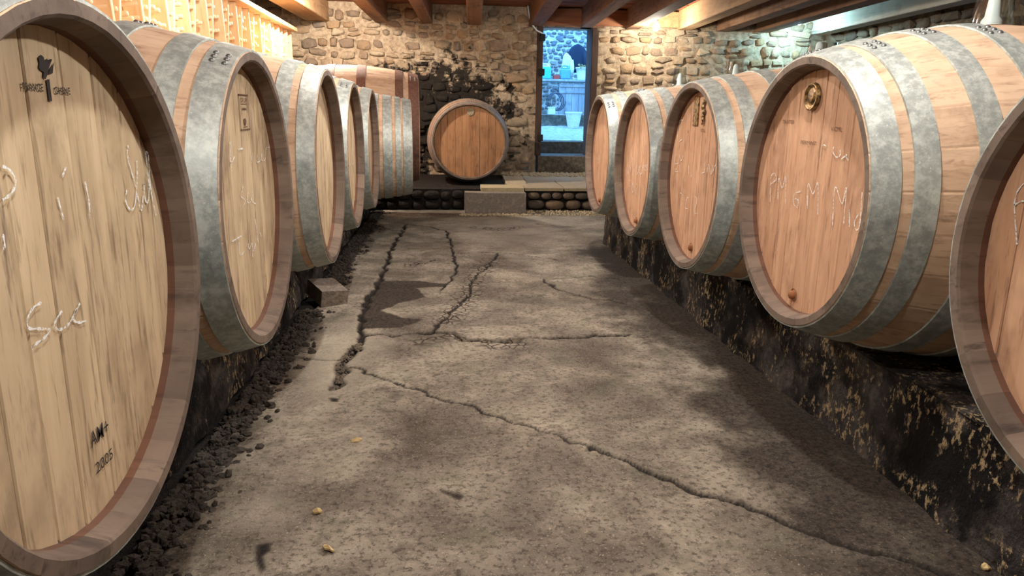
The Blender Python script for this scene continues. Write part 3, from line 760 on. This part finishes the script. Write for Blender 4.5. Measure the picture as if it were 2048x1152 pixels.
LG, RG = 'left row of barrels', 'right row of barrels'
def bl(key, X, Y, z, rad, label, **k):
    left = key[0] == 'L'
    return barrel(key, label, LG if left else RG, X, Y, z, rad, z-PT-.014, 2.8, PI if left else 0.0, 'head_pale' if left else 'head_warm', seed=hash(key) % 97 if False else ord(key[0])*10+int(key[1]), **k)
L1, z1 = bl('L1', -1.239, 2.71, -.648, .998, 'nearest left barrel, pale head with tree brand and 2005 mark')
L2, z2 = bl('L2', -1.266, 5.189, -.624, .996, 'second left barrel, pale head with small framed rectangular stamp')
bl('L3', -1.215, 8.06, -.605, 1.02, 'third left barrel from the camera, blank pale head, grey hoops')
bl('L4', -1.234, 10.54, -.62, 1.0, 'fourth left barrel from the camera, small white chalk scribble')
bl('L5', -1.216, 13.0, -.645, 1.0, 'fifth left barrel from the camera, narrow sliver of pale head')
barrel('L6', 'closely hooped barrel, grey hoops side on, before the brown hooped cask', LG, -.68, 15.45, -.72, .95, -.72-PT-.014, 2.8, PI+.07, 'head_pale', hoops=[(.008,.18),(.22,.33),(.40,.57),(.65,.74),(.98,1.13)], seed=66)
barrel('L7', 'large raised cask with brown rusted hoops at the end of the left row', LG, -.62, 18.15, -.38, 1.24, -.38-PT-.014, 3.3, PI+.06, 'head_pale', 'stave', 'rust', hoops=[(.01,.24),(.36,.54),(1.2,1.4)], N=30, seed=67)
bl('R1', 2.634, 12.486, -.678, .989, 'farthest right barrel, nearest to the bright doorway')
bl('R2', 2.632, 10.115, -.685, .985, 'second right barrel from the doorway, chalk name and number')
R3, z3 = bl('R3', 2.636, 7.765, -.65, .997, 'right barrel with narrow rectangular brass plate on its head')
R4, z4 = bl('R4', 2.658, 5.3, -.569, 1.006, 'right barrel with round brass medallion, chalk letters across its head')
bl('R5', 2.647, 2.476, -.613, 1.0, 'nearest right barrel, cut off by the picture edge')
EB, ze = barrel('E', 'lone barrel facing the camera on the ledge below the back wall', None, .73, 21.0, -.81, 1.06, 1.236, 3.1, PI/2, 'head_old', 'stave_dark', 'dull_hoop', cw=.055, HEAD=.09,
                hoops=[(.008,.15),(.22,.34),(.52,.64),(.9,1.05)], seed=91)

# brands, plates and plugs on the heads
def part(name, vf, mat, parent, label=None, smooth=False):
    o = link(name, mesh(name, *vf, M[mat], smooth), parent)
    if label: o['label'] = label
    return o
X_ = HEAD-.006
part('tree_crown_brand', flat_poly([(-.032,.808),(-.014,.819),(.003,.812),(.004,.8),(.022,.809),(.028,.804),(.045,.809),(.057,.808),(.04,.791),(.025,.775),(.017,.761),(.006,.748),(-.005,.738),(-.018,.745),(-.01,.762),(-.028,.767),(-.037,.776),(-.029,.79)], X_, z1), 'brand', L1, 'dark branded tree crown')
part('tree_branch_brand', flat_poly([(.069,.801),(.059,.786),(.049,.761),(.019,.755),(.032,.774),(.051,.787)], X_, z1), 'brand', L1, 'dark branded branch of the tree')
part('tree_trunk_brand', flat_poly([(.001,.738),(.021,.74),(.02,.666),(0,.666)], X_, z1), 'brand', L1, 'dark branded tree trunk')
for tx, a_, b_, w_, h_, bo in (('FRANCE', -.151, .697, .124, .026, .008), ('CHENE', .045, .691, .11, .025, .008), ('AM+', -.026, -.632, .15, .062, .003), ('2005', -.014, -.75, .143, .046, .0)):
    part('brand_lettering', lettering(tx, a_, b_, w_, h_, X_, z1, bo), 'brand', L1, 'dark stencilled lettering')
fr = lambda a0, a1, b0, b1: flat_poly([(a0,b0),(a1,b0),(a1,b1),(a0,b1)], X_, z2)
part('stamp_frame', join(fr(.015,.26,.717,.727), fr(.015,.26,.482,.492), fr(.015,.026,.482,.727), fr(.249,.26,.482,.727), fr(.07,.22,.66,.664), fr(.09,.2,.622,.628), fr(.09,.2,.632,.635),
     flat_poly([(.14+.032*math.cos(t*PI/5), .54+.026*math.sin(t*PI/5)) for t in range(10)], X_, z2), fr(.1,.19,.503,.509), lettering('CRUP', .06, .672, .165, .032, X_, z2)), 'brand_faint', L2, 'brown rectangular framed stamp')
for q_ in (('TAXTER', -.54, .523, .2, .028), ('V.CML', .228, .482, .148, .03), ('PERMINT', -.2, .373, .242, .026)): part('brand_lettering', lettering(*q_, X_, z4), 'brand_faint', R4, 'faint stamped word')
def medal(c, r_, zc, parent):
    pr = [(1e-4, -.020), (r_*.42, -.024), (r_*.5, -.014), (r_*.78, -.014), (r_*.84, -.030), (r_*.95, -.028), (r_, 0)]
    v, f = lathe(pr[::-1], 36, 'x'); R = None
    part('medallion', move((v, f), (HEAD-.002, -c[0], zc+c[1])), 'brass', parent, 'round brass medallion', True)
medal((-.078, .726), .105, z4, R4)
part('brass_plate', move(cbox(HEAD-.016, HEAD+.002, .045, .2, z3+.548, z3+.862, .005)), 'brass', R3, 'narrow embossed brass plate')
part('plate_relief', join(*[move(lathe([(.02*q, 0), (.014*q, -.01), (1e-4, -.013)][::-1], 8, 'x'), (HEAD-.017, -.12+dx, z3+dz)) for dx, dz, q in ((.0,.80,1.5),(.02,.75,1.8),(-.02,.7,1.6),(.01,.66,2),(-.01,.62,1.5),(0,.585,1.2))]), 'brass', R3)
for q_ in (('1', -.366, .463, .012, .034), ('OIL', .06, .489, .13, .033)): part('brand_lettering', lettering(*q_, X_, z3), 'brand_faint', R3, 'faint stamped letters')
def plug(parent, c, zc, r_=.035):
    v, f = lathe([(1e-4, -.03), (r_*.8, -.03), (r_, -.02), (r_, .01), (r_*1.5, .0)][::-1], 14, 'x')
    part('tap_plug', move((v, f), (HEAD-.004, -c[0], zc+c[1])), 'plug', parent, 'dark wooden plug low on the head', True)
plug(R4, (-.056, -.812), z4); plug(R3, (.024, -.786), z3)
for o in list(COL.objects):
    if o.parent is None and o.name.startswith('barrel') and 'label' in o and 'second right' in o['label']: plug(o, (.03, -.795), -.68-PT-.014)
    if o.parent is None and o.name.startswith('barrel') and 'label' in o and 'farthest right' in o['label']: plug(o, (-.1, -.8), -.678-PT-.014)
part('maker_plate', join(move(lathe([(1e-4, -.012), (.10, -.012), (.115, 0)][::-1], 10, 'x'), (.088, -.03, ze+.84))), 'slab', EB, 'small pale maker plate')

# upturned glasses over the bung holes of the right row
for (bx, by, top, lab, q) in ((2.634, 12.486, .484-.01, 'upturned clear glass on the barrel nearest the doorway', 1.0), (2.632, 10.041, .48-.01, 'upturned clear glass on the second right barrel from the doorway', 1.0),
                         (2.636, 7.794, .56-.01, 'upturned clear glass on the barrel with the rectangular plate', 1.05), (2.658, 5.3, .702-.01, 'upturned clear glass on the barrel with the round medallion', 1.05)):
    e = empty('glass_tumbler', loc(bx+1.4, by, top)); tag(e, lab, 'glass', 'upturned glasses on the right barrels')
    h = .34*q
    vf = lathe([(.135, 0), (.10, h), (.04, h+.004), (1e-4, h+.004)], 28); vi = lathe([(.135, 0), (.122, 0), (.09, h-.03), (.03, h-.028), (1e-4, h-.028)], 28)
    link('glass_wall', mesh('glass_wall', *join(vf, (vi[0], [f[::-1] for f in vi[1]])), M['glass'], True), e)
    link('bung', mesh('bung', *lathe([(.07, .0), (.07, .03), (.05, .06), (.035, h*.62), (.02, h*.7), (1e-4, h*.7)], 20), M['silicone'], True), e)

# ------------------------------------------------------------------ the peg rack along the left wall
rk = empty('peg_rack', loc(-4.45, 15.5, PT+.05)); tag(rk, 'pale pine peg rack with slanting uprights behind the left barrels', 'rack')
def rp(name, vf, mat, at=(0,0,0), rot=None, me=None):
    return link(name, me or mesh(name, *vf, M[mat]), rk, ((at[0]+4.45)*S, (at[1]-15.5)*S, (at[2]-PT)*S), rot)
RT, RB = 2.2, .55; RY0, RY1 = 6.0, 22.9; LR = (RY1-RY0)/2
rp('top_board', cbox(-.45, .16, -LR, LR, 0, .11, .01), 'pine_y', (-4.45, (RY0+RY1)/2, RT))
rp('bottom_board', cbox(-.45, .05, -LR, LR, 0, .1, .01), 'pine_y', (-4.45, (RY0+RY1)/2, RB-.1))
for yy in (RY0+.1, 11.6, 17.2, RY1-.1):
    for xx in (-4.85, -4.5): rp('post', cbox(-.05, .05, -.05, .05, 0, RB-.1-PT-.05, .01), 'pine', (xx, yy, PT+.05))
up1 = mesh('upright', *cbox(-.27, .0, -.04, .04, 0, (RT-RB)/math.cos(.12), .008), M['pine'])
up2 = mesh('upright', *cbox(-.27, -.05, -.035, .035, 0, (RT-RB)/math.cos(.20), .008), M['pine'])
bk = mesh('back_panel', *cbox(-.03, .0, -.515, .515, 0, RT-RB, .006), M['pine'])
pg = mesh('peg', *lathe([(.040, 0), (.040, .22), (.032, .235), (1e-4, .235)], 10, 'x'), M['peg'], True)
r = random.Random(12); y = 6.45
while y < 22.4:
    rp('upright', None, None, (-4.45, y+.22, RB), (.12, 0, 0), up1)      # a pair of uprights: feet close, tops apart
    rp('upright', None, None, (-4.45, y+.36, RB), (-.20, 0, 0), up2)
    rp('back_panel', None, None, (-4.73, y+.5, RB), None, bk)
    for yy, s_ in ((y+.12, -1), (y+.38, 1), (y+.70, 0), (y+.9, 0)):
        for zz in (np.arange(1.0, 2.12, .23) if y > 8.5 else []):
            if r.random() < .93: rp('peg', None, None, (-4.73, yy+r.uniform(-.03,.03)+(.1*(zz-1) if s_ > 0 else 0), zz+r.uniform(-.04,.04)), (0, r.uniform(-.14,-.02), r.uniform(-.05,.05)), pg)
    y += 1.05
rp('end_panel', cbox(-.45, .0, -.04, .04, 0, RT-RB, .008), 'pine', (-4.45, RY1-.1, RB))

# ------------------------------------------------------------------ doorway, cable, lamps
dr = empty('door_1', loc((DX0+DX1)/2, WY, SILL)); dr['kind'] = 'structure'
def dp(name, vf, mat, at): return link(name, mesh(name, *vf, M[mat]), dr, ((at[0]-(DX0+DX1)/2)*S, (at[1]-WY)*S, (at[2]-SILL)*S))
dp('jamb', cbox(-.1, .1, -.12, .25, 0, DZ1-SILL, .015), 'darkwood', (DX0+.06, WY, SILL))
dp('jamb', cbox(-.1, .12, -.1, .9, 0, DZ1-SILL, .015), 'darkwood', (DX1+.0, WY, SILL))
dp('lintel', cbox(-1.25, 1.25, -.15, .3, 0, .26, .02), 'joist', ((DX0+DX1)/2, WY, DZ1-.05))
for zz in (2.45, 1.35, -.8): dp('hinge', join(cbox(-.02, .16, -.16, -.10, 0, .22, .01), lathe([(.035, -.02), (.035, .24)], 8, cap=True)), 'iron', (DX0+.06, WY-.02, zz-.1))

cb = empty('cable', loc(2.8, 24.7, 2.5)); tag(cb, 'white cable hanging in a loop left of the doorway', 'cable')
pts = [(2.74,24.6,3.4),(2.77,24.6,3.2),(2.83,24.62,2.98),(2.92,24.64,2.80),(3.05,24.68,2.66),(3.2,24.72,2.60),(3.28,24.9,2.6)]
link('cable_run', mesh('cable_run', *tube([(a-2.8, b-24.7, c-2.5) for a, b, c in pts], .028, 8), M['cable'], True), cb)

def lamp(x, y, z, watts, colr, label, emit=25.0, rad=.035):
    e = empty('bulb_lamp', loc(x, y, z)); tag(e, label, 'lamp', 'bare bulbs between the joists')
    n = 'bulb'
    link('bulb', mesh('bulb', *lathe([(1e-4, -.16), (.06, -.145), (.10, -.09), (.11, -.03), (.085, .04), (.05, .09), (.045, .12)], 18), bulb_mat(colr, emit), True), e)
    link('lamp_holder', mesh('lamp_holder', *lathe([(.05, .10), (.065, .12), (.065, .26), (.03, .28), (.03, ZC-z), (1e-4, ZC-z)], 14), M['fixture'], True), e)
    ld = bpy.data.lights.new('bulb_light', 'POINT'); ld.energy = watts; ld.color = colr; ld.shadow_soft_size = rad
    lo = bpy.data.objects.new('bulb_light', ld); COL.objects.link(lo); lo.location = loc(x, y, z-.27); 
    return e
WHERE = ['on the left of the aisle near the camera', 'on the left of the aisle by the third left barrel', 'over the brown hooped cask', 'on the right of the aisle before the medallion barrel', 'on the right of the aisle near its far end', 'over the left barrels beside the rack', 'lighting the right end of the back wall']
for q, wh in zip(LAMPS, WHERE): lamp(q[0], q[1], q[2], q[3], q[4], 'bare bulb between joists '+wh)
q = VISIBLE_LAMP; lamp(q[0], q[1], q[2], q[3], q[4], 'glowing bulb between joists right of the doorway', 60.0)

# ------------------------------------------------------------------ the yard beyond the doorway
gy0 = relief('', 2.0, 9.5, 28.3, 33.0, lambda s, t, d: (s, t, -.98+(t-28.3)/4.7*.47+d*.6), .15, .05, 31)
gy1 = relief('', 2.0, 9.5, 33.05, 37.2, lambda s, t, d: (s, t, -.03+d*.5), .2, .04, 32)
gy2 = relief('', 2.0, 9.5, -.7, -.03, lambda s, t, d: (s, 33.05+d*.6, t), .12, .05, 33)
structure('floor_outside', join(gy0, gy1), M['ground_out'], True)
structure('trim_1', gy2, M['step_stone'], True)
YW = 37.0
wall_out = structure('wall_outside', relief('', 2.0, 9.6, -.1, 4.6, lambda s, t, d: (s, YW+d, t), .15, .04, 35), M['mortar_out'], True)
set_stones(wall_out, lay_stones(3.95, 7.9, -.05, 4.3, (.15, .24), (.17, .38), 15, lambda s, t, w_, h: False),
           lambda s, t, d: ((s, YW+d, t), 0, None), 'stone_out', .16, .02, 300, lambda q: -q[1])
structure('wall_yard', join(cbox(9.5, 9.7, 26.4, 37, -1, 3.4), cbox(1.9, 2.0, 26.4, 37, -1, 3.4)), M['limewash'])

wb = empty('workbench', loc(5.6, 34.5, -.03)); tag(wb, 'narrow wooden bench top outside the doorway', 'bench')
link('bench_top', mesh('bench_top', *cbox(-1.5, 1.5, -.5, .9, 1.50, 1.60, .015), M['grey_plank']), wb)
for sx in (-1.4, 1.4):
    for sy in (-.4, .8): link('leg', mesh('leg', *cbox(sx-.06, sx+.06, sy-.06, sy+.06, 0, 1.5, .01), M['grey_plank']), wb)
BT = 1.57
pd = empty('plank_panel', loc(5.95, 34.15, -.03)); tag(pd, 'weathered plank door leaning under the bench', 'panel')
for i in range(4): link('plank', mesh('plank', *cbox(-.62+i*.31, -.62+i*.31+.3, 0, .06, 0, 1.42, .012), M['grey_plank']), pd)
for zz in (.98, 1.26): link('batten', mesh('batten', *cbox(-.62, .62, -.05, .0, zz, zz+.12, .01), M['grey_plank']), pd)

def can(label, x, y, z, wd, dp_, h, body, cap):
    e = empty('jerrycan', loc(x, y, z)); tag(e, label, 'jerrycan')
    link('body', mesh('body', *cbox(-wd/2, wd/2, -dp_/2, dp_/2, 0, h*.78, .05), M[body], False), e)
    link('shoulder', mesh('shoulder', *cbox(-wd*.42, wd*.42, -dp_*.42, dp_*.42, h*.75, h*.86, .04), M[body]), e)
    link('handle', mesh('handle', *tube([(-wd*.3, 0, h*.84), (-wd*.25, 0, h*.99), (wd*.15, 0, h*1.0), (wd*.22, 0, h*.84)], .03, 8), M[body], True), e)
    link('cap', mesh('cap', *lathe([(.06, 0), (.06, .09), (.05, .1), (1e-4, .1)], 12), M[cap], True), e).location = (wd*.33*S, 0, h*.85*S)
    return e
c1 = can('white and teal jerrycan at the left end of the outdoor bench', 4.70, 34.4, BT, .52, .36, .70, 'teal', 'white_plastic')
for ch in c1.children:
    if ch.name.split('.')[0] in ('shoulder', 'handle'): ch.data.materials[0] = M['white_plastic']
can('pale blue jerrycan beside the hanging clothes', 5.63, 34.4, BT, .48, .36, .62, 'blue_plastic', 'blue_plastic')
rb_ = empty('carton', loc(5.22, 34.35, BT)); tag(rb_, 'small red carton between the two jerrycans', 'carton')
link('box', mesh('box', *cbox(-.15, .15, -.12, .12, 0, .18, .01), M['red_box']), rb_); link('flap', mesh('flap', *cbox(-.14, .14, -.11, -.02, .181, .192, .003), M['red_box']), rb_)
def pot(name, label, x, y, z, r0, r1, h, ribs, mat):
    e = empty(name, loc(x, y, z)); tag(e, label, 'pot')
    V, F = [], []; n = 48; prof = [(r0, 0), (r0+(r1-r0)*.5, h*.5), (r1*.97, h*.9), (r1*1.06, h*.9), (r1*1.06, h), (r1*.93, h), (r1*.85, h*.8), (1e-4, h*.78)]
    for r_, h_ in prof:
        for i in range(n): q = r_*(1+(.03 if ribs and i % 2 and h_ < h*.85 else 0)); V.append((q*math.cos(2*PI*i/n), q*math.sin(2*PI*i/n), h_))
    for j in range(len(prof)-1):
        for i in range(n): k = (i+1) % n; F.append((j*n+i, j*n+k, (j+1)*n+k, (j+1)*n+i))
    link('pot_body', mesh('pot_body', V, F, M[mat], not ribs), e); return e
pot('flower_pot', 'white ribbed flower pot standing on the yard ground', 5.74, 32.4, -.58, .24, .36, .70, True, 'white_plastic')
pp = pot('planter', 'white planter with a dry plant at the right of the bench', 6.48, 34.3, BT, .28, .36, .55, False, 'white_plastic')
r = random.Random(3); V = ([], [])
for i in range(26):
    a, l = r.uniform(0, 6.28), r.uniform(.15, .34); b = Vector((.1*math.cos(a), .1*math.sin(a)-.1, .45)); t = b+Vector((l*.7*math.cos(a), l*.7*math.sin(a)-.12, l*r.uniform(.2,.8)))
    V = join(V, tube([tuple(b), tuple((b+t)/2+Vector((0,0,.05))), tuple(t)], .012, 5), move(lump(50+i, .9, 0), tuple(t)) if False else tube([tuple(t), tuple(t+Vector((.03,0,.03)))], .03, 5))
link('plant', mesh('plant', *V, M['plant']), pp)

def garment(name, label, x, y, z, wd, dpt, h, mat, seed, lean=0.0, collar=True):
    """a coat hanging in folds: narrow at the neck, shoulders, then falling"""
    e = empty(name, loc(x, y, z)); tag(e, label, 'coat', 'clothes hung over the bench')
    rr = random.Random(seed); V, F = [], []; n, m2 = 40, 14; ph = rr.uniform(0, 6)
    for j in range(m2+1):
        t = j/m2                                  # 0 top .. 1 hem
        sh = (.30+.62*min(1, t/.22)**.45)*(1+.14*t)
        for i in range(n):
            a = 2*PI*i/n; fold = 1+.09*t*math.sin(a*7+ph+t*2)+.05*math.sin(a*3+ph)
            V.append((wd/2*sh*fold*math.cos(a)+lean*(1-t)*h*.5+.03*math.sin(t*7), dpt/2*(.4+.6*sh)*fold*math.sin(a), h*(1-t)-.05*abs(math.cos(a))*(1 if t < .4 else 0)))
    for j in range(m2):
        for i in range(n): k = (i+1) % n; F.append((j*n+k, j*n+i, (j+1)*n+i, (j+1)*n+k))
    F.append(tuple(range(n))); F.append(tuple(range(m2*n, m2*n+n))[::-1])
    link('coat_body', mesh('coat_body', V, F, M[mat], True), e)
    if collar: link('hood', mesh('hood', *move(lump(seed, .9, 2, .2), (lean*h*.5, -.02, h*.97)), M[mat], True), e, (0,0,0)).scale = (1, 1, 1)
    s_ = tube([(wd*.36, -.05, h*.72), (wd*.46, -.12, h*.4), (wd*.42, -.16, h*.1)], .11, 10, (1, .9, .75))
    link('sleeve', mesh('sleeve', *s_, M[mat], True), e)
    return e
garment('coat', 'dark navy coat hanging above the white planter', 6.3, 35.3, 1.95, .86, .36, 1.3, 'navy', 5, .05, False)
garment('coat', 'pale cream coat hanging left of the navy coat', 5.8, 34.85, 1.6, .46, .24, 1.2, 'cream_cloth', 9, -.1, False)

hs_ = empty('garden_hose', loc(5.05, 34.15, .06)); tag(hs_, 'dark coiled hose under the left end of the bench', 'hose')
pts = [(.34*math.cos(t*.42)+.012*t*.3, -.15-.010*t, .5+.40*math.sin(t*.42)) for t in range(46)]
link('coil', mesh('coil', *tube(pts, .025, 7), M['hose'], True), hs_)
bx_ = empty('white_tub', loc(4.88, 33.3, -.02)); tag(bx_, 'small white tub on the low yard wall', 'tub')
link('tub_body', mesh('tub_body', *cbox(-.16, .16, -.12, .12, 0, .3, .02), M['white_plastic']), bx_); link('lid', mesh('lid', *cbox(-.18, .18, -.14, .14, .3, .34, .01), M['white_plastic']), bx_)
bd = empty('white_board', loc(6.72, 33.55, -.05)); tag(bd, 'tall white board leaning by the right door jamb', 'board')
link('board_face', mesh('board_face', *move(cbox(-.22, .22, -.03, .03, 0, 1.6, .01), (0,0,0), Matrix.Rotation(-.12, 3, 'X')), M['white_plastic']), bd)
link('board_rail', mesh('board_rail', *move(cbox(-.23, .23, -.05, .035, 1.5, 1.6, .01), (0,0,0), Matrix.Rotation(-.12, 3, 'X')), M['white_plastic']), bd)
gravel('gravel_heap', 500, lambda rr: (lambda a, q: (6.62+q*.45*math.cos(a), 32.3+q*.5*math.sin(a), -.62+.3*(1-q)))(rr.uniform(0, 6.28), rr.random()**.6), (.05, .12), 14, 'heap of pale gravel beside the ribbed pot', 'mortar_out')

# ------------------------------------------------------------------ chips and leaves on the floor
def chip(u, v, label, sx, sy, rot, seed, mat='leaf'):
    x, y = on_floor(u, v); rr = random.Random(seed); n = 10
    ring = [(sx*math.cos(2*PI*i/n)*rr.uniform(.7, 1.2), sy*math.sin(2*PI*i/n)*rr.uniform(.7, 1.2), rr.uniform(.0, .02)) for i in range(n)]
    V = [(0, 0, .03)]+ring+[(a, b, c-.012) for a, b, c in ring]; F = [(0, 1+i, 1+(i+1) % n) for i in range(n)]+[(1+i, 1+n+i, 1+n+(i+1) % n, 1+(i+1) % n) for i in range(n)]+[tuple(range(n+1, 2*n+1))[::-1]]
    o = link('wood_chip', mesh('wood_chip', V, F, M[mat]), None, loc(x, y, ZF+.012), (0, 0, rot)); tag(o, label, 'chip', 'scraps on the cellar floor')
chip(715, 884, 'long pale chip on the floor, upper of the left scraps', .05, .02, .3, 1)
chip(635, 1026, 'round pale leaf scrap on the floor between the other scraps', .028, .022, .2, 2)
chip(657, 1102, 'curled brown leaf at the bottom edge of the floor', .05, .018, -.7, 3)
chip(1971, 1139, 'yellowish chip in the lower right corner by the bench foot', .03, .03, .0, 4)
